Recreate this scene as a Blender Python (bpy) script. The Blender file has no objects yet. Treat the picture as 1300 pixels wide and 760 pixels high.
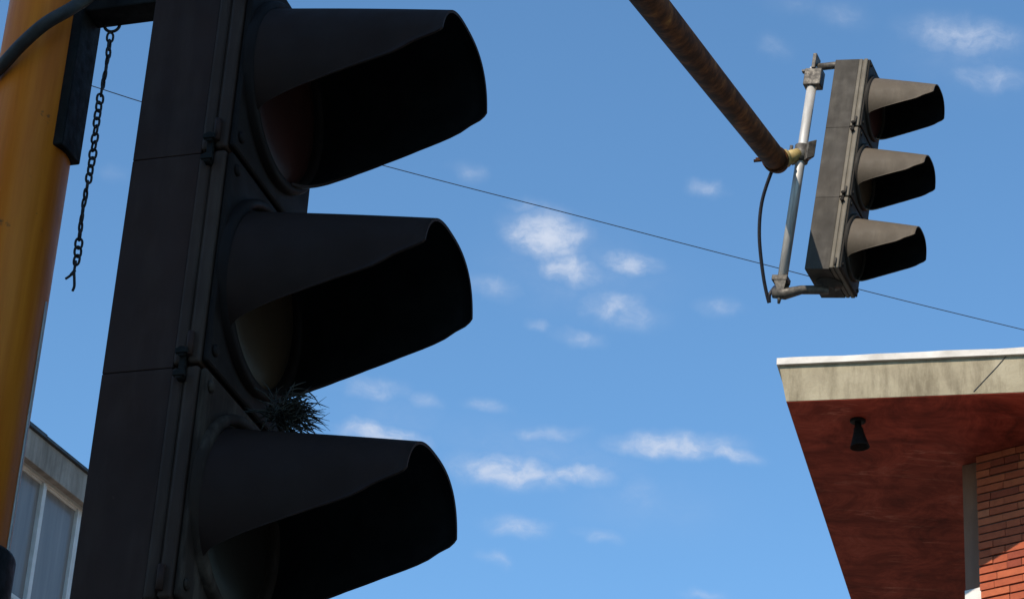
import bpy, bmesh, math, random
from mathutils import Vector, Matrix, noise as mnoise
random.seed(7)
PI = math.pi
R_ = math.radians
scene = bpy.context.scene
COL = scene.collection

# ------------------------------------------------------------------ camera
FPX, PITCH, ROLL = 3300.0, R_(28), R_(3.6)      # focal length in photo pixels (1300 wide)
CAM = Vector((0, 0, 1.6))
FW = Vector((0, math.cos(PITCH), math.sin(PITCH)))
U0 = Vector((0, -math.sin(PITCH), math.cos(PITCH)))
R0 = Vector((1, 0, 0))
UP = math.cos(ROLL) * U0 - math.sin(ROLL) * R0
RT = math.cos(ROLL) * R0 + math.sin(ROLL) * U0
def ray(x, y): return FW + RT * ((x - 650) / FPX) + UP * ((380 - y) / FPX)
def at(x, y, d): return CAM + ray(x, y) * d
def atz(x, y, z):
    k = ray(x, y); return CAM + k * ((z - CAM.z) / k.z)
def onplane(x, y, p, n):
    k = ray(x, y); return CAM + k * ((p - CAM).dot(n) / k.dot(n))
cd = bpy.data.cameras.new('camera'); cam = bpy.data.objects.new('camera', cd); COL.objects.link(cam)
cam.matrix_world = Matrix(((RT.x, UP.x, -FW.x, CAM.x), (RT.y, UP.y, -FW.y, CAM.y), (RT.z, UP.z, -FW.z, CAM.z), (0, 0, 0, 1)))
cd.sensor_width = 36; cd.lens = 36 * FPX / 1300; cd.clip_start = .05; cd.clip_end = 3000
scene.camera = cam

# ------------------------------------------------------------------ materials
def new_mat(name):
    m = bpy.data.materials.new(name); m.use_nodes = True
    nt = m.node_tree; b = nt.nodes['Principled BSDF']
    return m, nt, b
def nd(nt, t, **kw):
    n = nt.nodes.new(t)
    for k, v in kw.items(): setattr(n, k, v)
    return n
def ramp(nt, src, stops):
    r = nd(nt, 'ShaderNodeValToRGB'); e = r.color_ramp.elements
    while len(e) < len(stops): e.new(.5)
    for i, (p, c) in enumerate(stops):
        e[i].position = p; e[i].color = (*c, 1) if len(c) == 3 else c
    nt.links.new(src, r.inputs[0]); return r.outputs[0]
def coord(nt, scale=(1, 1, 1), kind='Object'):
    tc = nd(nt, 'ShaderNodeTexCoord'); mp = nd(nt, 'ShaderNodeMapping'); mp.inputs['Scale'].default_value = scale
    nt.links.new(tc.outputs[kind], mp.inputs[0]); return mp.outputs[0]
def noise(nt, vec, scale, detail=5, rough=.6, dist=0):
    n = nd(nt, 'ShaderNodeTexNoise'); n.inputs['Scale'].default_value = scale; n.inputs['Detail'].default_value = detail
    n.inputs['Roughness'].default_value = rough; n.inputs['Distortion'].default_value = dist
    nt.links.new(vec, n.inputs['Vector']); return n.outputs['Fac']
def mixc(nt, fac, a, b, mode='MIX'):
    m = nd(nt, 'ShaderNodeMix', data_type='RGBA', blend_type=mode)
    if isinstance(fac, (int, float)): m.inputs[0].default_value = fac
    else: nt.links.new(fac, m.inputs[0])
    for s, i in ((a, 6), (b, 7)):
        if isinstance(s, tuple): m.inputs[i].default_value = (*s, 1)
        else: nt.links.new(s, m.inputs[i])
    return m.outputs[2]
def bump(nt, b, h, strength=.3, dist=.01):
    n = nd(nt, 'ShaderNodeBump'); n.inputs['Strength'].default_value = strength; n.inputs['Distance'].default_value = dist
    nt.links.new(h, n.inputs['Height']); nt.links.new(n.outputs[0], b.inputs['Normal'])
def mottled(name, c0, c1, scale=8, rough=.6, metal=0, vec=(1, 1, 1), lo=.35, hi=.68, bmp=.15, bd=.004, spec=.5, detail=6):
    m, nt, b = new_mat(name); v = coord(nt, vec); n = noise(nt, v, scale, detail)
    nt.links.new(ramp(nt, n, [(lo, c0), (hi, c1)]), b.inputs['Base Color'])
    r = ramp(nt, noise(nt, v, scale * 2.3, 4), [(.3, (max(rough - .12, .05),) * 3), (.7, (min(rough + .15, 1),) * 3)])
    nt.links.new(r, b.inputs['Roughness'])
    b.inputs['Metallic'].default_value = metal; b.inputs['Specular IOR Level'].default_value = spec
    if bmp: bump(nt, b, noise(nt, v, scale * 4, 5), bmp, bd)
    return m

def signal_plastic(name, base, dust, rough, scuffs=.25):
    m, nt, b = new_mat(name)
    v = coord(nt); vs = coord(nt, (1, 1, .18))
    base_c = ramp(nt, noise(nt, v, 5, 6), [(.3, tuple(x * .75 for x in base)), (.7, tuple(x * 1.2 for x in base))])
    streak = ramp(nt, noise(nt, vs, 26, 7, .65), [(.5, (0, 0, 0)), (.78, (1, 1, 1))])
    mx = nd(nt, 'ShaderNodeMath', operation='MULTIPLY'); nt.links.new(streak, mx.inputs[0]); mx.inputs[1].default_value = scuffs
    c = mixc(nt, mx.outputs[0], base_c, dust)
    specks = ramp(nt, noise(nt, v, 70, 3, .5), [(.72, (0, 0, 0)), (.8, (1, 1, 1))])
    mx2 = nd(nt, 'ShaderNodeMath', operation='MULTIPLY'); nt.links.new(specks, mx2.inputs[0]); mx2.inputs[1].default_value = scuffs * 1.3
    c = mixc(nt, mx2.outputs[0], c, dust)
    nt.links.new(c, b.inputs['Base Color'])
    nt.links.new(ramp(nt, noise(nt, v, 14, 5), [(.3, (rough - .1,) * 3), (.7, (rough + .15,) * 3)]), b.inputs['Roughness'])
    b.inputs['Specular IOR Level'].default_value = .13
    bump(nt, b, noise(nt, v, 160, 3), .08, .002)
    return m

M = {}
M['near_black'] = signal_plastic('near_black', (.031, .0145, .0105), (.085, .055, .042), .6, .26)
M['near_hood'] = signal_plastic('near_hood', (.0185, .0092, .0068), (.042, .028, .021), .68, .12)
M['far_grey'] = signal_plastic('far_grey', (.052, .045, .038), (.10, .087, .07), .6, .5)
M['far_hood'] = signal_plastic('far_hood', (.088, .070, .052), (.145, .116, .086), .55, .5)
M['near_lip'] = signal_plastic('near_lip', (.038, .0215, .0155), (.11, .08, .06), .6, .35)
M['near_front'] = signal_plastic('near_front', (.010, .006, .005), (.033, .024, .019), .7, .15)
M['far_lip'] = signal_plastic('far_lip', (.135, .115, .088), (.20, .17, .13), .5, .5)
M['pale_front'] = signal_plastic('pale_front', (.026, .0165, .012), (.17, .13, .10), .8, .5)  # paler, more speckled front for the near signal's bottom door
M['far_front'] = signal_plastic('far_front', (.022, .018, .014), (.05, .04, .03), .6, .3)
M['hood_inside'] = mottled('hood_inside', (.004, .004, .004), (.008, .008, .008), 20, .9, bmp=0, spec=.1)
M['black_metal'] = mottled('black_metal', (.006, .0055, .005), (.015, .012, .010), 30, .65, spec=.12)
M['chain_steel'] = mottled('chain_steel', (.02, .018, .022), (.05, .04, .035), 60, .6, .4)
M['rubber'] = mottled('rubber', (.026, .021, .018), (.05, .043, .038), 40, .5, spec=.25)
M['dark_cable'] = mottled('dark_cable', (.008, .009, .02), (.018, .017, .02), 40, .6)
M['galv'] = mottled('galv', (.40, .375, .34), (.56, .53, .49), 22, .42, .2, (1, 1, .25))
M['clamp'] = mottled('clamp', (.045, .038, .032), (.13, .115, .095), 40, .6, .3)
M['yellow_clamp'] = mottled('yellow_clamp', (.30, .20, .06), (.50, .36, .13), 30, .6)
M['wire'] = mottled('wire', (.03, .04, .06), (.05, .06, .08), 5, .6, bmp=0)
M['grass'] = mottled('grass', (.010, .009, .006), (.035, .028, .016), 50, .8, bmp=0)
M['white_metal'] = mottled('white_metal', (.62, .57, .52), (.76, .71, .66), 6, .45)
M['dark_flashing'] = mottled('dark_flashing', (.03, .032, .036), (.06, .06, .06), 10, .6)
M['pale_wall'] = mottled('pale_wall', (.38, .36, .32), (.5, .48, .43), 3, .85)
M['asphalt'] = mottled('asphalt', (.04, .04, .042), (.065, .064, .062), 3, .9)
M['pave'] = mottled('pave', (.40, .34, .26), (.54, .46, .36), 2, .9)
M['road_paint'] = mottled('road_paint', (.6, .6, .58), (.8, .8, .78), 4, .7)

def ochre():
    m, nt, b = new_mat('ochre_paint'); v = coord(nt, (1, 1, .06)); v1 = coord(nt)
    c = ramp(nt, noise(nt, v, 16, 6), [(.32, (.36, .078, .006)), (.5, (.58, .135, .009)), (.68, (.76, .22, .02))])
    chips = ramp(nt, noise(nt, v1, 22, 8, .7), [(.63, (0, 0, 0)), (.69, (1, 1, 1))])
    c = mixc(nt, chips, c, (.14, .055, .02))
    nt.links.new(c, b.inputs['Base Color'])
    nt.links.new(ramp(nt, noise(nt, v1, 20, 4), [(.3, (.3,) * 3), (.7, (.5,) * 3)]), b.inputs['Roughness']); b.inputs['Specular IOR Level'].default_value = .12
    bump(nt, b, noise(nt, v1, 60, 4), .12, .003); return m
M['ochre'] = ochre()
def rust():
    m, nt, b = new_mat('rusty_arm_paint'); v = coord(nt)
    c = ramp(nt, noise(nt, v, 11, 8, .68, 0), [(.3, (.026, .010, .004)), (.47, (.055, .021, .007)), (.6, (.14, .050, .013)), (.74, (.30, .14, .034))])
    nt.links.new(c, b.inputs['Base Color']); b.inputs['Roughness'].default_value = .8; b.inputs['Specular IOR Level'].default_value = .1
    bump(nt, b, noise(nt, v, 45, 6), .3, .004); return m
M['rust'] = rust()
def concrete(name, c0, c1, c2, zstretch=.22):
    m, nt, b = new_mat(name); v = coord(nt); vs = coord(nt, (1, 1, zstretch))
    c = ramp(nt, noise(nt, v, 2.2, 9, .68, .5), [(.3, c0), (.5, c1), (.7, c2)])
    st = ramp(nt, noise(nt, vs, 7, 8, .7), [(.36, (.45, .42, .38)), (.56, (1, 1, 1))])
    c = mixc(nt, .75, c, st, 'MULTIPLY')
    nt.links.new(c, b.inputs['Base Color']); b.inputs['Roughness'].default_value = .9
    bump(nt, b, noise(nt, v, 30, 7), .35, .01); return m
M['fascia'] = concrete('fascia_concrete', (.25, .205, .135), (.33, .278, .185), (.41, .35, .245))
M['parapet'] = concrete('parapet_concrete', (.24, .195, .155), (.33, .275, .225), (.43, .37, .31), .12)
M['coping'] = mottled('coping_white', (.44, .40, .35), (.64, .59, .53), 4, .8, bmp=.4, bd=.01)
M['column'] = mottled('column_paint', (.17, .085, .05), (.27, .14, .085), 7, .75, 0, (1, 1, .2))
def soffit():
    m, nt, b = new_mat('red_soffit'); v = coord(nt)
    c = ramp(nt, noise(nt, v, 2.0, 10, .78, 1.0), [(.28, (.075, .015, .010)), (.45, (.20, .034, .019)), (.58, (.32, .060, .035)), (.74, (.42, .13, .09))])
    tm = nd(nt, 'ShaderNodeMapping'); tm.inputs['Rotation'].default_value = (0, 0, R_(14)); tm.inputs['Scale'].default_value = (.4, 2.4, 1)
    nt.links.new(v, tm.inputs[0])
    # thin pale scratches: bands of a stretched noise around its middle value
    n2 = noise(nt, tm.outputs[0], .9, 7, .62, .25)
    band = ramp(nt, n2, [(.488, (0, 0, 0)), (.5, (1, 1, 1)), (.512, (0, 0, 0))])
    gate = ramp(nt, noise(nt, v, 1.7, 3), [(.5, (0, 0, 0)), (.64, (1, 1, 1))])
    g = nd(nt, 'ShaderNodeMath', operation='MULTIPLY'); nt.links.new(band, g.inputs[0]); nt.links.new(gate, g.inputs[1])
    g2 = nd(nt, 'ShaderNodeMath', operation='MULTIPLY'); nt.links.new(g.outputs[0], g2.inputs[0]); g2.inputs[1].default_value = .5
    SCR = g2.outputs[0]
    dk = ramp(nt, noise(nt, tm.outputs[0], 2.3, 6, .7), [(.3, (.5, .45, .45)), (.5, (1, 1, 1))])
    c = mixc(nt, .8, c, dk, 'MULTIPLY')
    c = mixc(nt, SCR, c, (.60, .24, .17))
    nt.links.new(c, b.inputs['Base Color']); b.inputs['Roughness'].default_value = .8; b.inputs['Specular IOR Level'].default_value = .15
    bump(nt, b, noise(nt, v, 12, 7), .3, .01); return m
M['soffit'] = soffit()
def brick():
    m, nt, b = new_mat('red_brick'); v = coord(nt)
    g = nd(nt, 'ShaderNodeNewGeometry')
    c = ramp(nt, g.outputs['Random Per Island'], [(0, (.23, .040, .016)), (.15, (.34, .068, .024)), (.55, (.41, .088, .031)), (.93, (.46, .115, .043)), (1, (.48, .145, .062))])
    c = mixc(nt, .6, c, ramp(nt, noise(nt, v, 18, 6), [(.3, (.65, .62, .6)), (.6, (1, 1, 1))]), 'MULTIPLY')
    nt.links.new(c, b.inputs['Base Color']); b.inputs['Roughness'].default_value = .85
    bump(nt, b, noise(nt, v, 60, 5), .3, .006); return m
M['brick'] = brick()
M['mortar'] = mottled('dark_mortar', (.06, .026, .018), (.10, .05, .035), 9, .95)
def lens_mat(name, c):
    m, nt, b = new_mat(name); v = coord(nt)
    nt.links.new(ramp(nt, noise(nt, v, 9, 4), [(.3, tuple(x * .7 for x in c)), (.7, c)]), b.inputs['Base Color'])
    b.inputs['Roughness'].default_value = .4; b.inputs['Specular IOR Level'].default_value = .1; return m
M['lens_red'] = lens_mat('lens_red', (.032, .010, .008)); M['lens_amber'] = lens_mat('lens_amber', (.042, .026, .015)); M['lens_green'] = lens_mat('lens_green', (.017, .013, .010))
def frosted():
    m, nt, b = new_mat('frosted_pane'); v = coord(nt, (1, 1, .06))
    nt.links.new(ramp(nt, noise(nt, v, 14, 5), [(.3, (.17, .15, .135)), (.7, (.25, .22, .20))]), b.inputs['Base Color'])
    b.inputs['Roughness'].default_value = .22; b.inputs['Specular IOR Level'].default_value = .45
    return m
M['frosted'] = frosted()

# ------------------------------------------------------------------ mesh helpers
class MB:
    def __init__(s): s.bm = bmesh.new()
    def box(s, lo, hi, mtx=None, bevel=0, seg=2, mi=0):
        r = bmesh.ops.create_cube(s.bm, size=1); vs = r['verts']
        lo, hi = Vector(lo), Vector(hi)
        for v in vs: v.co = Vector((lo[i] + (v.co[i] + .5) * (hi[i] - lo[i]) for i in range(3)))
        if bevel:
            es = list({e for v in vs for e in v.link_edges})
            rr = bmesh.ops.bevel(s.bm, geom=es, offset=bevel, segments=seg, affect='EDGES', profile=.5)
            vs = list({v for f in rr['faces'] for v in f.verts} | {v for v in vs if v.is_valid})
        if mtx is not None:
            for v in vs: v.co = mtx @ v.co
        if mi:
            for f in {f for v in vs for f in v.link_faces}: f.material_index = mi
        return s
    def tube(s, pts, rad, n=12, cap=True, closed=False, mi=0):
        pts = [Vector(p) for p in pts]; N = len(pts); rings = []
        rads = rad if isinstance(rad, (list, tuple)) else [rad] * N
        prev = None
        for i, p in enumerate(pts):
            if closed: t = (pts[(i + 1) % N] - pts[i - 1]).normalized()
            else: t = (pts[min(i + 1, N - 1)] - pts[max(i - 1, 0)]).normalized()
            if prev is None:
                a = Vector((0, 0, 1)) if abs(t.z) < .9 else Vector((1, 0, 0)); u = t.cross(a).normalized()
            else:
                u = (prev - t * prev.dot(t)).normalized()
            prev = u; w = t.cross(u)
            rings.append([s.bm.verts.new(p + (u * math.cos(2 * PI * k / n) + w * math.sin(2 * PI * k / n)) * rads[i]) for k in range(n)])
        for i in range(N if closed else N - 1):
            A, B = rings[i], rings[(i + 1) % N]
            for k in range(n):
                f = s.bm.faces.new((A[k], A[(k + 1) % n], B[(k + 1) % n], B[k])); f.smooth = True; f.material_index = mi
        if cap and not closed:
            for rg, fl in ((rings[0], True), (rings[-1], False)):
                f = s.bm.faces.new(rg[::-1] if fl else rg); f.material_index = mi
        return s
    def lathe(s, prof, mtx=None, n=32, cap0=True, cap1=True, smooth=True):
        """prof: (radius, z) pairs turned about local z"""
        rings = []
        for r, z in prof:
            rings.append([s.bm.verts.new((mtx or Matrix()) @ Vector((r * math.cos(2 * PI * k / n), r * math.sin(2 * PI * k / n), z))) for k in range(n)])
        for A, B in zip(rings, rings[1:]):
            for k in range(n):
                f = s.bm.faces.new((A[k], A[(k + 1) % n], B[(k + 1) % n], B[k])); f.smooth = smooth
        if cap0: s.bm.faces.new(rings[0][::-1])
        if cap1: s.bm.faces.new(rings[-1])
        return s
    def prism(s, poly, z0, z1, lean=0):
        a = [s.bm.verts.new((p[0], p[1], z0)) for p in poly]; b = [s.bm.verts.new((p[0] - (lean * .972 if k in (0, 3) else 0), p[1] + (lean * .232 if k in (0, 3) else 0), z1)) for k, p in enumerate(poly)]
        n = len(poly); s.bm.faces.new(a[::-1]); s.bm.faces.new(b)
        for k in range(n): s.bm.faces.new((a[k], a[(k + 1) % n], b[(k + 1) % n], b[k]))
        return s
    def build(s, name, mats, parent=None, mtx=None, fix=True):
        if fix: bmesh.ops.recalc_face_normals(s.bm, faces=s.bm.faces)
        me = bpy.data.meshes.new(name); s.bm.to_mesh(me); s.bm.free()
        for m in (mats if isinstance(mats, (list, tuple)) else [mats]): me.materials.append(m)
        o = bpy.data.objects.new(name, me); COL.objects.link(o)
        if parent: o.parent = parent
        if mtx is not None: o.matrix_local = mtx
        return o
def tag(o, label, cat, group=None, kind=None):
    if label: o['label'] = label
    if cat: o['category'] = cat
    if group: o['group'] = group
    if kind: o['kind'] = kind
    return o
def thing(name, label, cat, mtx, group=None):
    o = bpy.data.objects.new(name, None); COL.objects.link(o); o.empty_display_size = .1
    o.matrix_world = mtx; return tag(o, label, cat, group)
def structure(o): o['kind'] = 'structure'; return o
def frame(x, y, z, o):
    return Matrix(((x.x, y.x, z.x, o.x), (x.y, y.y, z.y, o.y), (x.z, y.z, z.z, o.z), (0, 0, 0, 1)))
def spline(P, k=8):
    P = [Vector(p) for p in P]; out = []
    for i in range(len(P) - 1):
        a, b, c, d = P[max(i - 1, 0)], P[i], P[i + 1], P[min(i + 2, len(P) - 1)]
        for j in range(k):
            t = j / k
            out.append(.5 * ((2 * b) + (c - a) * t + (2 * a - 5 * b + 4 * c - d) * t * t + (3 * b - a - 3 * c + d) * t ** 3))
    return out + [P[-1]]
Z = Vector((0, 0, 1))

# ------------------------------------------------------------------ traffic signals
H, W, D = .35, .2986, .163        # section height, width, depth
CUT_NEAR = [(0, 1), (75, 1), (78, .985), (81.5, .945), (90, .80), (100, .585), (110, .385), (118, .22), (126, .075), (132, .02)]
CUT_FAR = [(0, 1), (82, 1), (86, .96), (90, .87), (100, .63), (110, .44), (120, .29), (130, .185), (140, .12), (150, .085), (165, .04)]
def cut(th):
    a = abs(math.degrees(th)); T = CUT_NEAR if th < 0 else CUT_FAR
    for (a0, l0), (a1, l1) in zip(T, T[1:]):
        if a <= a1: return l0 + (l1 - l0) * (a - a0) / (a1 - a0)
    return T[-1][1]
def visor_mesh(rz, ry, L, tip, drop, th_c, inner):
    """tunnel hood: long on top, cut back below; x = out of the lens"""
    mb = MB(); NT, NX = 120, 16; TA, TB = R_(-132), R_(165)
    grid = []
    for i in range(NT + 1):
        th = TA + (TB - TA) * i / NT; c = math.cos(th)
        ln = cut(th)
        row = []
        for j in range(NX + 1):
            t = ln * j / NX; x = t * L; s = 1 + (tip - 1) * t
            e = 2 / (2 + .6 * t); sn = math.sin(th)
            row.append(mb.bm.verts.new((x + .004, ry * s * math.copysign(abs(sn) ** e, sn), rz * s * math.copysign(abs(c) ** e, c) - drop * x)))
        grid.append(row)
    for i in range(NT):
        for j in range(NX):
            f = mb.bm.faces.new((grid[i][j], grid[i + 1][j], grid[i + 1][j + 1], grid[i][j + 1])); f.smooth = True
    bmesh.ops.recalc_face_normals(mb.bm, faces=mb.bm.faces)
    # outward orientation
    f = grid[int(NT * 132 / 297)][NX // 2].link_faces[0]
    if f.normal.z < 0: bmesh.ops.reverse_faces(mb.bm, faces=mb.bm.faces)
    mb.bm.normal_update()
    outer = list(mb.bm.faces)
    thick = .0045
    mp = {}
    for v in list(mb.bm.verts): mp[v] = mb.bm.verts.new(v.co - v.normal * thick)
    for f in outer:
        g = mb.bm.faces.new([mp[v] for v in reversed(f.verts)]); g.smooth = True; g.material_index = 1
    for e in [e for e in mb.bm.edges if len(e.link_faces) == 1 and e.verts[0] in mp and e.verts[1] in mp]:
        a, b = e.verts
        mb.bm.faces.new((a, mp[a], mp[b], b))
    return mb

def make_signal(label, mtx, body, hood, lip, front, group):
    root = thing('traffic_signal', label, 'traffic signal', mtx, group)
    mb = MB()
    for k in range(3):
        z0, z1 = -k * H + .0005, H - k * H - .0005
        mb.box((-D, .008, z0), (-.054, W - .008, z1), bevel=.0011)
    mb.box((-D + .006, .014, -2 * H + .01), (-.03, W - .014, H - .01))
    mb.lathe([(.06, 0), (.055, -.012), (.03, -.014), (.028, -.03)], Matrix.Translation((-D * .55, W / 2, -2 * H + .002)), 24)
    # hinge beads along the edge
    for k in range(3):
        for zz in (.03,):
            mb.tube([(-.027, -.003, -k * H + zz - .018), (-.027, -.003, -k * H + zz + .018)], .0055, 8)
    mb.build('housing', body, root)
    for k, lm in enumerate(('lens_red', 'lens_amber', 'lens_green')):
        z0, z1 = -k * H + .0025, H - k * H - .0025; cz = -k * H + H / 2
        fr = MB().box((-.053, .002, z0), (-.034, W - .002, z1), bevel=.005, seg=3)
        fr.box((-.031, 0, z0), (-.011, W, z1), bevel=.005, seg=3)
        fr.box((-.034, .006, z0 + .005), (-.031, W - .006, z1 - .005))
        fr.build('door_frame', lip, root)
        d = MB().box((-.0108, .004, z0 + .002), (0, W - .004, z1 - .002), bevel=.006, seg=3)
        # raised ring around the lens and shallow gusset ribs at the corners
        rm = Matrix.Translation((0, W / 2, cz)) @ Matrix.Rotation(PI / 2, 4, 'Y')
        d.lathe([(.149, -.002), (.149, .010), (.1455, .014), (.136, .014), (.134, .006), (.134, -.002)], rm, 64, False, False)
        for sy in (-1, 1):
            for sz in (-1, 1):
                y_, z_ = W / 2 + sy * .128, cz + sz * (H / 2 - .028)
                d.lathe([(.009, 0), (.009, .003), (.005, .006)], Matrix.Translation((0, y_, z_)) @ Matrix.Rotation(PI / 2, 4, 'Y'), 12)
        dr = d.build('door', M['pale_front'] if (k == 2 and front is M['near_front']) else front, root)
        lm_ = MB().lathe([(.132, 0), (.125, .004), (.1, .008), (.06, .011), (.02, .012)], rm, 48, False, True)
        lm_.build('lens', M[lm], dr)
        v = visor_mesh(.136, .1465, .29, .78, .06, R_(74), None)
        v.build('visor', [hood, M['hood_inside']], dr, Matrix.Translation((0, W / 2, cz - (.002, .009, .0095)[k])), fix=False)
        if k < 2:
            la = MB()
            for zz in (.016, -.019):
                la.tube([(-.036, .004, -k * H + zz), (-.036, -.011, -k * H + zz)], .0075, 10)
                la.box((-.044, -.013, -k * H + zz - .004), (-.026, -.006, -k * H + zz + .004), bevel=.001)
            la.box((-.040, -.004, -k * H - .026), (-.031, .003, -k * H + .024))
            la.build('latch', M['black_metal'], dr)
    return root

a_n = R_(18.45); n_n = Vector((math.cos(a_n), -math.sin(a_n), 0)); l_n = Vector((math.sin(a_n), math.cos(a_n), 0))
O_n = at(296.0, 186.0, 3.7728)
MN = frame(n_n, l_n, Z, O_n)
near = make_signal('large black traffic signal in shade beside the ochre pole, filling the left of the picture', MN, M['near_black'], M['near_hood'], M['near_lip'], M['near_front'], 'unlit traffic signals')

M3 = (Matrix.Rotation(R_(3.8), 3, 'X') @ Matrix.Rotation(R_(7.04), 3, 'Y') @ Matrix.Rotation(-R_(22.63), 3, 'Z'))
O_f = at(1093.0, 160.0, 11.4243)
MF = Matrix.Translation(O_f) @ M3.to_4x4()
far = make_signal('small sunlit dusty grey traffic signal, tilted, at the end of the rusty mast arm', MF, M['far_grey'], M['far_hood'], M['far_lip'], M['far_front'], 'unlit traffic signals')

# mounting tube of the far signal (signal coordinates)
TX, TY = -D - .125, .10
def gdn(p): return MF @ Vector(p)
tb = MB().tube([(TX, TY, -2 * H - .02), (TX, TY, H + .015)], .022, 20)
tb.build('mounting_tube', M['galv'], far)
tp = MB().box((TX - .035, TY - .03, H - .085), (TX + .045, TY + .03, H + .0), bevel=.004)
tp.box((TX - .005, TY - .035, H + .0), (TX + .012, TY + .035, H + .075), bevel=.002)
tp.tube([(TX + .01, TY, H + .02), (-D - .02, TY, H + .028), (-D + .03, TY, H + .018)], .017, 12)
tp.box((TX - .055, TY - .012, H - .005), (TX + .02, TY + .012, H + .004))
tp.box((-D - .004, TY - .05, H + .001), (-D + .1, TY + .06, H + .01), bevel=.002)
tp.build('top_clamp', M['clamp'], far)
bt = MB().box((TX - .04, TY - .03, -2 * H - .02), (TX + .03, TY + .03, -2 * H + .004), bevel=.003)
for sy in (-1, 1):
    bt.bm.faces.new([bt.bm.verts.new(p) for p in ((TX - .04, TY + sy * .03, -2 * H + .004), (TX + .03, TY + sy * .03, -2 * H + .004), (TX + .02, TY + sy * .022, -2 * H - .075), (TX - .005, TY + sy * .022, -2 * H - .075))])
bt.tube([(TX - .03, TY, -2 * H - .07), (TX + .02, TY, -2 * H - .075), (TX + .09, TY + .01, -2 * H - .05), (-D * .55, W / 2, -2 * H - .03)], [.024, .026, .02, .02], 14)
bt.tube([(TX, TY, -2 * H - .06), (TX, TY, -2 * H - .12)], [.014, .006], 10)
bt.build('bottom_clamp', M['clamp'], far)

# ------------------------------------------------------------------ pole with mast arm
sb = O_n - n_n * D + l_n * .155
kp = ray(4, 380); kn = Vector((kp.y, -kp.x, 0))
pb = sb - n_n * ((sb - CAM).dot(kn) / n_n.dot(kn)); px_, py_ = pb.x, pb.y
RP = .0685
# find the tube height that shows at photo row 195
best = min(((abs((lambda v: 380 - FPX * v.dot(UP) / v.dot(FW))(gdn((TX, TY, t / 100)) - CAM) - 196), t / 100) for t in range(-70, 36)))
zc = best[1]
mid = gdn((TX, TY, zc))
arm_end = at(988, 207, (mid - CAM).dot(FW) - .02)
# pole top: where the arm's line on the photo meets the pole axis
zt = 5.38
pole_top = Vector((px_, py_, zt))
mtxP = Matrix.Translation((px_, py_, 0))
pole = thing('signal_pole', 'ochre yellow steel pole at the left with a rusty mast arm reaching over the street', 'pole', mtxP)
pm = MB().lathe([(.085, 0), (.085, .02), (.075, .06), (RP + .003, .08), (RP + .002, .3), (RP, 3.5), (RP - .002, zt + .22), (.05, zt + .25), (.01, zt + .262)], None, 48)
pm.lathe([(.17, .001), (.17, .022)], None, 8, smooth=False)
for k in range(4):
    pm.lathe([(.014, .022), (.014, .055)], Matrix.Translation((.125 * math.cos(PI / 4 + k * PI / 2), .125 * math.sin(PI / 4 + k * PI / 2), 0)), 6, smooth=False)
pm.build('pole_shaft', M['ochre'], pole)
vr = Vector((px_, py_, 0)).normalized(); vp = (Vector((vr.y, -vr.x, 0)) * .93 - vr * .36).normalized(); zc0 = at(60, 385, (Vector((px_, py_, 3.4)) - CAM).dot(FW)).z
MB().tube([vp * (RP + .001) + Z * .05, vp * (RP + .001) + Z * (zc0 - .03), vp * (RP - .001) + Z * zc0], .0028, 8).build('edge_tube', M['galv'], pole)  # thin pale tube along the right edge of the pole
rel = lambda p: Vector(p) - Vector((px_, py_, 0))
A0, A1 = rel(pole_top), rel(arm_end)
da = (A1 - A0).normalized()
NSEG = 24
pts = [A0.lerp(A1, i / NSEG) for i in range(NSEG + 1)]
ar = MB().tube(pts[:-1] + [A1 - da * .03, A1 - da * .008, A1], [.06 - .008 * i / NSEG for i in range(NSEG)] + [.052, .050, .043], 32)
arm = ar.build('mast_arm', M['rust'], pole)
st = MB().tube([A0 - da * .02, A0 + da * .16], .072, 24); st.build('arm_socket', M['ochre'], pole)
# yellow clamp between arm end and tube
mr = rel(mid)
side = (mr - A1); side = (side - da * side.dot(da))
cl = MB().tube([A1 - da * .10 , A1 - da * .055], .058, 28)
cl.build('arm_band', M['rust'], pole)
yc = MB()
tdir = (gdn((TX, TY, 1)) - gdn((TX, TY, 0))).normalized()
p0 = A1 - da * .05; dirm = (mr - p0).normalized()
yc.tube([p0 + dirm * .02, p0 + dirm * .055], .042, 14); yc.tube([p0 + dirm * .055, mr - dirm * .02], .032, 14)
yc.build('yellow_coupling', M['yellow_clamp'], pole)
mc = MB().tube([mr - tdir * .04, mr + tdir * .04], .034, 18)
xx = dirm.cross(tdir).normalized(); mm = frame(dirm, xx, tdir, mr)
mc.box((.0, -.05, -.045), (.05, .05, .045), mm, .005)
mc.box((-.05, -.045, .012), (.05, -.034, .04), mm, .002)
for sz in (-.025, .025):
    mc.tube([mm @ Vector((-.02, -.045, sz)), mm @ Vector((.07, -.045, sz))], .008, 8)
mc.tube([mm @ Vector((-.03, -.06, .02)), mm @ Vector((-.03, -.06, .075))], .008, 8)
mc.build('tube_clamp', M['clamp'], far, MF.inverted() @ mtxP)
sc = MB()
ux = da.cross(Z).normalized(); uz = ux.cross(da).normalized()
for q, s in ((-.085, .0), (-.03, .02)):
    b0 = A1 + da * q - ux * .05 + uz * s; sc.tube([b0 + ux * .02, b0 - ux * .045], .007, 8)
sc.build('bolt', M['rust'], pole)

# lower band at the bottom of the picture
zb = at(8, 706, (Vector((px_, py_, 3.0)) - CAM).dot(FW)).z
MB().lathe([(RP + .0035, zb - .34), (RP + .012, zb - .34), (RP + .012, zb - .006), (RP + .009, zb), (RP + .0035, zb)], None, 40, False, False).build('pole_band', M['black_metal'], pole)

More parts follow.
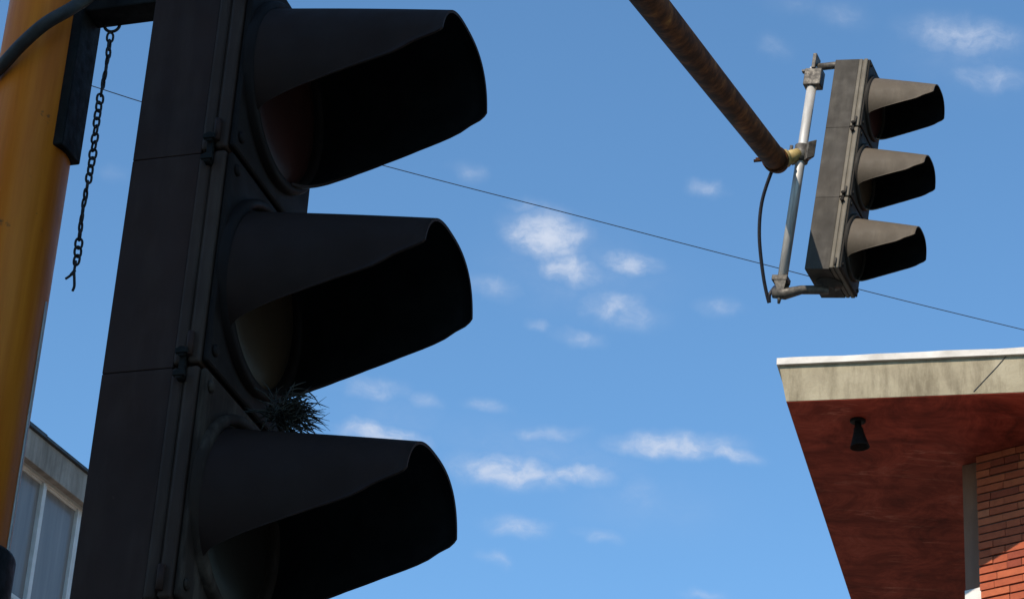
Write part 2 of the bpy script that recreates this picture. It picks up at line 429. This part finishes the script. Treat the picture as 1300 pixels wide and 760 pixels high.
# ------------------------------------------------------------------ near signal bracket
zbar = 3.918
gap = (sb - Vector((px_, py_, sb.z))).dot(n_n)
zpl = at(92, 182, (Vector((px_, py_, 3.6)) + n_n * .07 - CAM).dot(FW)).z
fb = frame(n_n, l_n, Z, Vector((px_, py_, 0)))
brk = MB()
brk.box((RP - .020, -.032, zpl), (RP + .008, .034, zbar + .30), fb, .003)
brk.box((RP + .004, -.026, zbar), (gap + .012, .026, zbar + .07), fb, .003)
b_o = brk.build('mounting_bracket', M['black_metal'], near, MN.inverted())
# lower bracket, hidden behind the housing and below the frame
lb = MB().box((RP - .002, -.03, zbar - 1.45), (gap + .012, .03, zbar - 1.38), fb, .003)
lb.build('lower_bracket', M['black_metal'], near, MN.inverted())

# ------------------------------------------------------------------ chain on the bracket
bl_ = sb + l_n * .022; bl_.z = zbar
kp = ray(142, 33); kn = Vector((kp.y * UP.z - kp.z * UP.y, kp.z * UP.x - kp.x * UP.z, kp.x * UP.y - kp.y * UP.x))
ring_c = bl_ - n_n * ((bl_ - CAM).dot(kn) / n_n.dot(kn)) - Z * .001
chain = thing('hanging_chain', 'short dark steel chain hanging from the bracket between pole and black signal', 'chain', Matrix.Translation(ring_c))
vdir = Vector((RT.x, RT.y, 0)).normalized(); vd2 = Vector((-vdir.y, vdir.x, 0))
arc = [vdir * (.0125 * math.cos(t)) + Z * (.014 * math.sin(t)) for t in [PI * (-1.08 + 1.16 * i / 22) for i in range(23)]]
MB().tube([p + Z * .004 for p in arc], .0026, 10).build('hanging_ring', M['chain_steel'], chain)
NL, PITCHL = 29, .0146
zl = -.012; off = Vector((0, 0, 0))
rl = random.Random(3)
for i in range(NL):
    ang = .35 + 1.25 * math.sin(i * .36) + (PI / 2 if i % 2 else 0) * .42
    u = vdir * math.cos(ang) + vd2 * math.sin(ang)
    c = Vector((.0012 * math.sin(i * .5), 0, zl - .0092))
    lk = []
    for k in range(18):
        t = 2 * PI * k / 18; ww = .0050 + .0006 * math.sin(i)
        lk.append(c + u * (ww * math.cos(t)) + Z * (.0090 * math.copysign(abs(math.sin(t)) ** .8, math.sin(t))))
    MB().tube(lk, .0020, 7, closed=True).build('link', M['chain_steel'], chain)
    zl -= PITCHL
e0 = Vector((0, 0, zl)); 
we = MB().tube(spline([e0 + Z * .004, e0 + Vector((0.000, 0, -.014)), e0 + Vector((0.002, 0, -.028)), e0 + Vector((.0035, 0, -.04)), e0 + Vector((.002, 0, -.048))]), .0022, 8)
we.tube(spline([e0 + Vector((.001, 0, -.012)), e0 + Vector((-.005, .001, -.021)), e0 + Vector((-.012, .001, -.028))]), [.0026] * 8 + [.002] * 8 + [.0012], 8)
we.build('torn_wire', M['chain_steel'], chain)

# black cable crossing the pole
dp = (Vector((px_, py_, 3.9)) - CAM).dot(FW)
cp = [at(-60, 140, dp + .02), at(-25, 108, dp - .07), at(0, 86, dp - .105), at(28, 56, dp - .115), at(58, 30, dp - .115), at(92, 10, dp - .09), at(120, -12, dp - .05), at(140, -60, dp)]
cb = MB().tube(spline(cp), .0105, 14).build('cable', M['rubber']); tag(cb, 'thick black cable looping across the ochre pole at top left', 'cable')
# thin cable from the arm end down to the far signal's foot
df = (mid - CAM).dot(FW)
cp = [arm_end - da * .03, at(978, 222, df - .02), at(967, 258, df), at(964, 300, df), at(969, 350, df), at(976, 383, df), at(977, 374, df), at(984, 364, df), gdn((TX - .03, TY, -2 * H - .07))]
fc = MB().tube(spline(cp), .0082, 10).build('cable', M['dark_cable']); tag(fc, 'thin dark cable drooping from the mast arm end to the foot of the sunlit signal', 'cable')

# ------------------------------------------------------------------ dry grass between two hoods
g0 = at(369, 522, (O_n + l_n * .24 - Z * 2 * H + n_n * .03 - CAM).dot(FW))
gm = MB(); rg = random.Random(11)
camr = RT
for i in range(230):
    th = rg.uniform(-1.1, 1.5); ph = rg.uniform(-1.0, 1.0)
    d = (n_n * (1.0 + .5 * rg.random()) * abs(math.cos(th)) + l_n * math.sin(th) * .9 + Z * ph * .9).normalized()
    ln = rg.uniform(.018, .047) * (1.25 if rg.random() < .12 else 1)
    s0 = g0 + Vector((rg.gauss(0, .008), rg.gauss(0, .008), rg.gauss(-.002, .015)))
    bend = Vector((rg.gauss(0, .3), rg.gauss(0, .3), rg.gauss(-.25, .35)))
    p = [s0, s0 + d * ln * .5 + bend * ln * .1, s0 + d * ln + bend * ln * .38]
    gm.tube(p, [.0011, .0009, .0002], 4, cap=False)
for i in range(120):      # matted base lying on the hood
    s0 = g0 + l_n * rg.uniform(-.03, .02) + Z * rg.gauss(-.006, .009) + n_n * rg.gauss(-.012, .008)
    d = (l_n * rg.gauss(0, 1) + Z * rg.gauss(0, .5) + n_n * rg.gauss(0, .4)).normalized() * rg.uniform(.02, .05)
    gm.tube([s0, s0 + d * .5 + Z * .003, s0 + d], [.0012, .001, .0004], 4, cap=False)
go = gm.build('grass_tuft', M['grass'], fix=False); tag(go, 'spiky tuft of dry dark grass stuck above the lowest hood of the black signal', 'grass tuft')

# ------------------------------------------------------------------ overhead wire
wp = [(-700, -190, 13), (110, 107, 14), (490, 211, 15), (720, 270.5, 15.5), (960, 333, 16), (1300, 418.5, 16.6), (2300, 655, 18)]
ow = MB().tube(spline([at(*q) for q in wp], 10), .0028, 8).build('overhead_wire', M['wire']); tag(ow, 'thin dark wire sloping across the sky behind the sunlit signal', 'wire')

# ------------------------------------------------------------------ brick building with projecting roof slab
zs = 10.2
c0 = atz(998, 510, zs); f1 = atz(1300, 498, zs)
Fd = (f1 - c0).normalized(); Fd.z = 0; Fd.normalize()
Sd = Vector((-Fd.y, Fd.x, 0))
le = atz(1080, 760, zs); Sd = (le - c0); Sd.z = 0; Sd.normalize()
w1 = atz(1240, 579, zs); w2 = atz(1300, 564, zs); Wd = (w2 - w1).normalized()
nW = Vector((Wd.y, -Wd.x, 0))
if nW.dot(CAM - w1) < 0: nW = -nW
bb = thing('brick_building', 'red brick building with dark red soffit and pale concrete roof edge at lower right', 'building', Matrix.Translation((c0.x, c0.y, 0)))
base = Vector((c0.x, c0.y, 0))
L2 = lambda v: (v.x - base.x, v.y - base.y)
def slab(off, ln=15, dp=10):
    a = c0 - Fd * off - Sd * off; 
    b = a + Fd * (ln + off); c = b + Sd * (dp + off); d = a + Sd * (dp + off)
    return [L2(a), L2(b), L2(c), L2(d)]
MB().prism(slab(0), zs + .006, zs + .31, .055).build('roof_edge', M['fascia'], bb)
so = MB(); so.prism(slab(-.004), zs, zs + .005).build('soffit', M['soffit'], bb)
# rough flashing: small steps along its top
cpm = MB(); NSTEP = 120; P = c0 - Fd * .07 - Sd * .03
rows = []
rc = random.Random(5)
for i in range(NSTEP + 1):
    q = P + Fd * (15.06 * i / NSTEP)
    h = .056 + .007 * mnoise.noise(Vector((i * .35, 0, 0))) + .008 * (rc.random() - .5) * (i > 14)
    f_ = .004 * (rc.random() - .5)
    rows.append([cpm.bm.verts.new(Vector((q.x - base.x, q.y - base.y, 0)) + Vector((0, 0, zs + .305)) + Sd * f_), cpm.bm.verts.new(Vector((q.x - base.x, q.y - base.y, 0)) + Vector((0, 0, zs + .307 + h)) + Sd * (f_ + .01)),
                 cpm.bm.verts.new(Vector((q.x - base.x, q.y - base.y, 0)) + Sd * 10 + Vector((0, 0, zs + .307 + h))), cpm.bm.verts.new(Vector((q.x - base.x, q.y - base.y, 0)) + Sd * 10 + Vector((0, 0, zs + .305)))])
for A, B in zip(rows, rows[1:]):
    for k in range(3): cpm.bm.faces.new((A[k], A[k + 1], B[k + 1], B[k]))
    cpm.bm.faces.new((A[3], A[0], B[0], B[3]))
cpm.bm.faces.new(rows[0]); cpm.bm.faces.new(rows[-1][::-1])
cpm.build('coping', M['coping'], bb)
# walls: W (slanted) then along the slab edge
LW = 2.05
K = w1; E1 = K + Wd * LW; E2 = E1 + Fd * 10; nF = -Sd
def bricks(mb, p, d, nrm, ln, z0, z1, seed):
    r = random.Random(seed); ch, bl, gap_ = .066, .24, .005
    n = int((z1 - z0) / ch)
    for i in range(n):
        zz = z1 - (i + 1) * ch; s = -(bl + gap_) * (.5 if i % 2 else 0) + r.uniform(-.03, .03)
        while s < ln:
            a, b = max(s, 0), min(s + bl * r.choice((1, 1, 1, .5)), ln); s = (b if b > 0 else s + bl * .5) + gap_
            if b - a < .03: continue
            pr_ = r.uniform(.010, .02)
            fm = frame(d, nrm, Z, Vector((p.x - base.x, p.y - base.y, 0)))
            mb.box((a, -.02, zz + .009 + r.uniform(-.002, .002)), (b, pr_, zz + ch - .005), fm)
wb = MB(); ztop = zs - .004
bricks(wb, K, Wd, nW, LW, ztop - 4.2, ztop, 1)
bricks(wb, E1, Fd, nF, 5, ztop - 3.0, ztop, 2)
wb.build('brick_facing', M['brick'], bb, fix=False)
core = MB(); Kc = K + Fd * .0
kb = K + Sd * 8
core.prism([L2(K), L2(E1), L2(E2), L2(E2 + Sd * 8.6), L2(kb)], 0, zs - .003)
core.build('wall', M['mortar'], bb)
col = atz(1222, 591, zs)
cf = frame(Wd, -nW, Z, Vector((col.x - base.x, col.y - base.y, 0)) + nW * .01)
zcb = onplane(1230, 748, col + nW * .01, nW).z
MB().box((0, 0, zcb), (.135, .12, zs - .002), cf, .004).build('column', M['column'], bb)
MB().box((-.004, -.006, 0), (.139, .126, zcb - .001), cf, .004).build('column_base', M['white_metal'], bb)

# thin dark line over the roof edge, modelled as a slim tube
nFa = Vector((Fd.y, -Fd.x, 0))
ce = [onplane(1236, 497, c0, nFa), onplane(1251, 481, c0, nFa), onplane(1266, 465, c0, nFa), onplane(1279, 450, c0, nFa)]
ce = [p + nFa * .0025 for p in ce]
tw = MB().tube(spline(ce), .0032, 6).build('cable', M['dark_cable']); tag(tw, 'very thin dark line running diagonally over the pale concrete roof edge', 'cable')

# lamp under the soffit
lp = atz(1089, 533, zs)
lamp = thing('soffit_lamp', 'small dark bell shaped spotlight hanging under the red soffit', 'lamp', Matrix.Translation(lp))
MB().lathe([(.06, 0), (.06, -.014), (.05, -.02)], None, 24).build('mount', M['black_metal'], lamp)
tilt = Matrix.Translation((0, 0, -.02)) @ Matrix.Rotation(R_(-4), 4, 'Y')
MB().lathe([(.026, .005), (.026, -.04), (.036, -.05), (.039, -.08), (.05, -.12), (.07, -.19), (.076, -.205), (.072, -.205), (.044, -.12)], tilt, 28, True, True).build('lamp_shade', M['black_metal'], lamp)

# ------------------------------------------------------------------ left building
zl_ = 9.7
a_ = atz(30, 582, zl_); b_ = atz(105, 641, zl_)
Ld = (b_ - a_).normalized(); nL = Vector((Ld.y, -Ld.x, 0))
lo = Vector((a_.x, a_.y, 0))
def sz(x, y):
    q = onplane(x, y, a_, nL); return ((q - a_).dot(Ld), q.z)
lb_ = thing('apartment_building', 'grey apartment building with stained parapet and white window frames at lower left', 'building', frame(Ld, -nL, Z, lo))
ztp = sz(36, 543)[1]
s_l, z_tl = sz(27, 592); s_m, _ = sz(62, 614); s_r, _ = sz(102.5, 643); z_b = sz(9, 745)[1]
z_t = sz(62, 612)[1]
print('left', ztp, s_l, s_m, s_r, z_t, z_b)
S0, S1 = -9.0, 4.6
wide = s_r - s_l + .1
parap = MB().box((S0, -.06, zl_ - .02), (S1, .12, ztp - .035), bevel=.006)
parap.build('parapet', M['parapet'], lb_)
fl = MB()
rf = random.Random(9); s = S0
while s < S1:
    e = min(s + rf.uniform(.5, 1.1), S1)
    fl.box((s, -.085 - rf.uniform(0, .012), ztp - .034), (e - .004, .14, ztp - rf.uniform(0, .012))); s = e
fl.build('flashing', M['dark_flashing'], lb_)
wl = MB()
hwin = z_t - z_b
nwin = 5; k0 = -3
floors = [z_t - 2.75 * i for i in range(3)]
xs = [s_l - .05 + wide * k for k in range(k0 - 2, 3)]
# wall made of piers, bands and a recessed back
zprev = zl_ - .021
for zt_ in floors:
    wl.box((S0, 0, zt_ + .05), (S1, .3, zprev)); zprev = zt_ - hwin - .05
wl.box((S0, 0, 0), (S1, .3, zprev))
wl.box((S0, .301, 0), (S1, 9, zl_ + .1))
for zt_ in floors:
    z1 = zt_ + .049; z0 = zt_ - hwin - .049
    wl.box((S0, .002, z0), (xs[0] - .001, .299, z1)); wl.box((xs[-1] + wide + .001, .002, z0), (S1, .299, z1))
wl.build('wall', M['pale_wall'], lb_)
for zt_ in floors:
    for x0 in xs:
        xl, xm, xr = x0 + .05, x0 + .05 + (s_m - s_l), x0 + wide - .05
        z1, z0 = zt_, zt_ - hwin
        fmb = MB()
        fmb.box((x0, .03, z1), (x0 + wide - .002, .10, z1 + .049)); fmb.box((x0, .03, z0 - .049), (x0 + wide - .002, .10, z0))
        fmb.box((x0, .032, z0), (xl - .022, .098, z1)); fmb.box((xr + .022, .032, z0), (x0 + wide - .002, .098, z1))
        fmb.box((xm - .024, .025, z0), (xm + .024, .095, z1), bevel=.003)
        for u0, u1 in ((xl - .022, xm - .024), (xm + .024, xr + .022)):
            fmb.box((u0, .05, z1 - .018), (u1, .08, z1)); fmb.box((u0, .05, z0), (u1, .08, z0 + .018))
        wn = fmb.build('window', M['white_metal'], lb_)
        for u0, u1 in ((xl - .02, xm - .026), (xm + .026, xr + .02)):
            MB().box((u0, .062, z0 + .002), (u1, .068, z1 - .002)).build('pane', M['frosted'], wn)

# ------------------------------------------------------------------ unseen block, added behind the viewer to shade the near signal and pole
HB = 18.0
sbx = thing('shade_block', 'tall pale block with rows of windows, added unseen behind the viewer for shade', 'building', Matrix.Translation((-10, -8, 0)))
BX0, BX1 = -6.0, 5.0
ww = MB(); ww.box((BX0, -12, 0), (BX1, -.25, HB))
for fz in range(6):
    ww.box((BX0, -.249, fz * 3), (BX1, 0, fz * 3 + 1.0))
    ww.box((BX0, -.249, fz * 3 + 2.6), (BX1, 0, fz * 3 + 2.999))
for i in range(5):
    ww.box((BX0 + i * 2.6, -.248, .0), (BX0 + .6 + i * 2.6, .02, HB))
ww.build('wall', M['pale_wall'], sbx)
for fz in range(6):
    MB().box((BX0 + .01, -.2, fz * 3 + 1.001), (BX1 - .01, -.17, fz * 3 + 2.599)).build('window', M['dark_flashing'], sbx)
MB().box((BX0 - .2, -12.2, HB), (BX1 + .2, .15, HB + .25)).build('roof', M['parapet'], sbx)

# ------------------------------------------------------------------ ground, street
def sheet(name, x0, x1, y0, y1, z, m):
    mb = MB(); mb.bm.faces.new([mb.bm.verts.new(p) for p in ((x0, y0, z), (x1, y0, z), (x1, y1, z), (x0, y1, z))])
    return structure(mb.build(name, m, fix=False))
sheet('ground', -900, 900, -900, 900, -.004, M['asphalt'])
sheet('road', -60, 60, 3.9, 15.0, 0.0, M['asphalt'])
structure(MB().box((-60, -7.5, -.002), (60, 3.8, -.0015)).build('pavement', M['pave']))
structure(MB().box((-60, 15.05, -.002), (60, 60, .12)).build('pavement', M['pave']))
structure(MB().box((-60, 14.9, -.003), (60, 15.049, .121), bevel=.01).build('kerb', M['coping']))
for i in range(10):
    structure(sheet('lane_marking', -40 + i * 8, -37 + i * 8, 9.4, 9.52, .004, M['road_paint']))

# ------------------------------------------------------------------ sun and sky
AZ, EL = R_(215), R_(39.2)
sdir = Vector((math.sin(AZ) * math.cos(EL), math.cos(AZ) * math.cos(EL), math.sin(EL)))
sl = bpy.data.lights.new('sun', 'SUN'); sl.energy = 4.3; sl.angle = R_(.53); sl.color = (1, .90, .76)
so_ = bpy.data.objects.new('sun', sl); COL.objects.link(so_); so_.rotation_euler = sdir.to_track_quat('Z', 'Y').to_euler(); so_.location = (0, 0, 30)

w = bpy.data.worlds.new('World'); scene.world = w; w.use_nodes = True; nt = w.node_tree
bg = nt.nodes['Background']; bg.inputs[1].default_value = .15
sky = nd(nt, 'ShaderNodeTexSky', sky_type='NISHITA'); sky.sun_disc = False; sky.sun_elevation = EL; sky.sun_rotation = AZ
sky.altitude = 0; sky.air_density = 1.0; sky.dust_density = 0; sky.ozone_density = 7.0
# clouds: wisps in the sky's own azimuth / elevation map
tc = nd(nt, 'ShaderNodeTexCoord'); sx = nd(nt, 'ShaderNodeSeparateXYZ'); nt.links.new(tc.outputs['Generated'], sx.inputs[0])
azn = nd(nt, 'ShaderNodeMath', operation='ARCTAN2'); nt.links.new(sx.outputs[0], azn.inputs[0]); nt.links.new(sx.outputs[1], azn.inputs[1])
eln = nd(nt, 'ShaderNodeMath', operation='ARCSINE'); nt.links.new(sx.outputs[2], eln.inputs[0])
cx = nd(nt, 'ShaderNodeCombineXYZ'); nt.links.new(azn.outputs[0], cx.inputs[0]); nt.links.new(eln.outputs[0], cx.inputs[1])
CL = [(735, 345, 150, 75, .22), (690, 575, 190, 45, .2), (820, 640, 150, 60, .14), (1230, 75, 120, 60, .18), (500, 530, 90, 45, .18), (695, 300, 66, 40, 1.0), (722, 342, 54, 27, .85), (800, 335, 48, 21, .75), (785, 392, 64, 28, .6), (740, 427, 42, 15, .5),
      (897, 238, 28, 15, .5), (597, 218, 26, 18, .35), (685, 411, 22, 11, .42), (478, 493, 50, 19, .55), (535, 506, 32, 14, .4),
      (485, 552, 74, 20, .85), (615, 515, 40, 11, .42), (690, 550, 66, 14, .42), (650, 598, 90, 28, .9), (738, 602, 60, 17, .75),
      (855, 564, 100, 20, .85), (925, 573, 54, 14, .7), (655, 666, 52, 18, .65), (762, 680, 40, 13, .38), (630, 708, 28, 12, .38),
      (1225, 46, 95, 30, .6), (1258, 98, 66, 24, .45), (985, 60, 26, 20, .3), (915, 388, 36, 17, .36), (895, 757, 36, 9, .4), (665, 262, 28, 14, .38),
      (815, 630, 36, 40, .26), (590, 592, 38, 30, .4), (1068, 18, 44, 24, .26), (628, 362, 42, 22, .38), (145, 220, 26, 14, .2), (1010, 5, 50, 18, .2),
      (1500, 300, 120, 40, .7), (1420, 120, 90, 26, .6), (-250, 300, 120, 34, .7), (-160, 640, 110, 28, .6), (500, -160, 130, 40, .6), (900, -260, 150, 40, .6), (300, 900, 130, 26, .8), (800, 930, 160, 26, .8)]
# warp the map so that the wisps are ragged
wn1 = nd(nt, 'ShaderNodeTexNoise'); wn1.inputs['Scale'].default_value = 75; wn1.inputs['Detail'].default_value = 5; nt.links.new(cx.outputs[0], wn1.inputs['Vector'])
vs1 = nd(nt, 'ShaderNodeVectorMath', operation='SUBTRACT'); nt.links.new(wn1.outputs['Color'], vs1.inputs[0]); vs1.inputs[1].default_value = (.5, .5, .5)
vs2 = nd(nt, 'ShaderNodeVectorMath', operation='MULTIPLY'); nt.links.new(vs1.outputs[0], vs2.inputs[0]); vs2.inputs[1].default_value = (.016, .008, 0)
vs3 = nd(nt, 'ShaderNodeVectorMath', operation='ADD'); nt.links.new(cx.outputs[0], vs3.inputs[0]); nt.links.new(vs2.outputs[0], vs3.inputs[1])
total = None
for (x, y, rx, ry, stg) in CL:
    d = ray(x, y).normalized(); az_, el_ = math.atan2(d.x, d.y), math.asin(d.z)
    mp = nd(nt, 'ShaderNodeMapping', vector_type='TEXTURE'); mp.inputs['Location'].default_value = (az_, el_, 0)
    mp.inputs['Rotation'].default_value = (0, 0, -.06 + random.uniform(-.1, .1)); mp.inputs['Scale'].default_value = (rx / FPX / math.cos(el_), ry / FPX, 1)
    nt.links.new(vs3.outputs[0], mp.inputs[0])
    ln = nd(nt, 'ShaderNodeVectorMath', operation='LENGTH'); nt.links.new(mp.outputs[0], ln.inputs[0])
    mr_ = nd(nt, 'ShaderNodeMapRange', interpolation_type='SMOOTHSTEP'); mr_.inputs[1].default_value = 1.25; mr_.inputs[2].default_value = 0; mr_.inputs[3].default_value = 0; mr_.inputs[4].default_value = stg
    nt.links.new(ln.outputs['Value'], mr_.inputs[0])
    if total is None: total = mr_.outputs[0]
    else:
        mx = nd(nt, 'ShaderNodeMath', operation='MAXIMUM'); nt.links.new(total, mx.inputs[0]); nt.links.new(mr_.outputs[0], mx.inputs[1]); total = mx.outputs[0]
st_ = nd(nt, 'ShaderNodeMapping'); st_.inputs['Scale'].default_value = (1, 1.7, 1); nt.links.new(vs3.outputs[0], st_.inputs[0])
fn = noise(nt, st_.outputs[0], 100, 9, .62)
fr_ = nd(nt, 'ShaderNodeMapRange'); fr_.inputs[1].default_value = .33; fr_.inputs[2].default_value = .66; fr_.inputs[3].default_value = .48; fr_.inputs[4].default_value = 1.45; nt.links.new(fn, fr_.inputs[0])
mu = nd(nt, 'ShaderNodeMath', operation='MULTIPLY'); nt.links.new(total, mu.inputs[0]); nt.links.new(fr_.outputs[0], mu.inputs[1])
cov = nd(nt, 'ShaderNodeMapRange', interpolation_type='SMOOTHSTEP'); cov.inputs[1].default_value = .03; cov.inputs[2].default_value = 1.3; cov.inputs[4].default_value = .70
nt.links.new(mu.outputs[0], cov.inputs[0])
mixw = nd(nt, 'ShaderNodeMix', data_type='RGBA'); vl = nd(nt, 'ShaderNodeMath', operation='MULTIPLY'); nt.links.new(total, vl.inputs[0]); nt.links.new(noise(nt, cx.outputs[0], 42, 4, .5), vl.inputs[1])
cv2 = nd(nt, 'ShaderNodeMath', operation='MULTIPLY_ADD', use_clamp=True); nt.links.new(vl.outputs[0], cv2.inputs[0]); cv2.inputs[1].default_value = .42; nt.links.new(cov.outputs[0], cv2.inputs[2])
nt.links.new(cv2.outputs[0], mixw.inputs[0]); tnt = nd(nt, 'ShaderNodeMix', data_type='RGBA', blend_type='MULTIPLY'); tnt.inputs[0].default_value = 1; tnt.inputs[7].default_value = (.98, 1.12, 1.04, 1); nt.links.new(sky.outputs[0], tnt.inputs[6]); nt.links.new(tnt.outputs[2], mixw.inputs[6]); mixw.inputs[7].default_value = (3.35, 3.75, 4.55, 1)
nt.links.new(mixw.outputs[2], bg.inputs[0])

# ------------------------------------------------------------------ render settings
vs = scene.view_settings; vs.view_transform = 'Standard'; vs.look = 'None'; vs.gamma = 1; vs.exposure = .33; vs.use_curve_mapping = False
scene.render.engine = 'CYCLES'; scene.cycles.max_bounces = 8; scene.cycles.pixel_width = 1.7 if hasattr(scene.cycles, 'pixel_width') else 0
scene.render.resolution_x = 1024; scene.render.resolution_y = 598
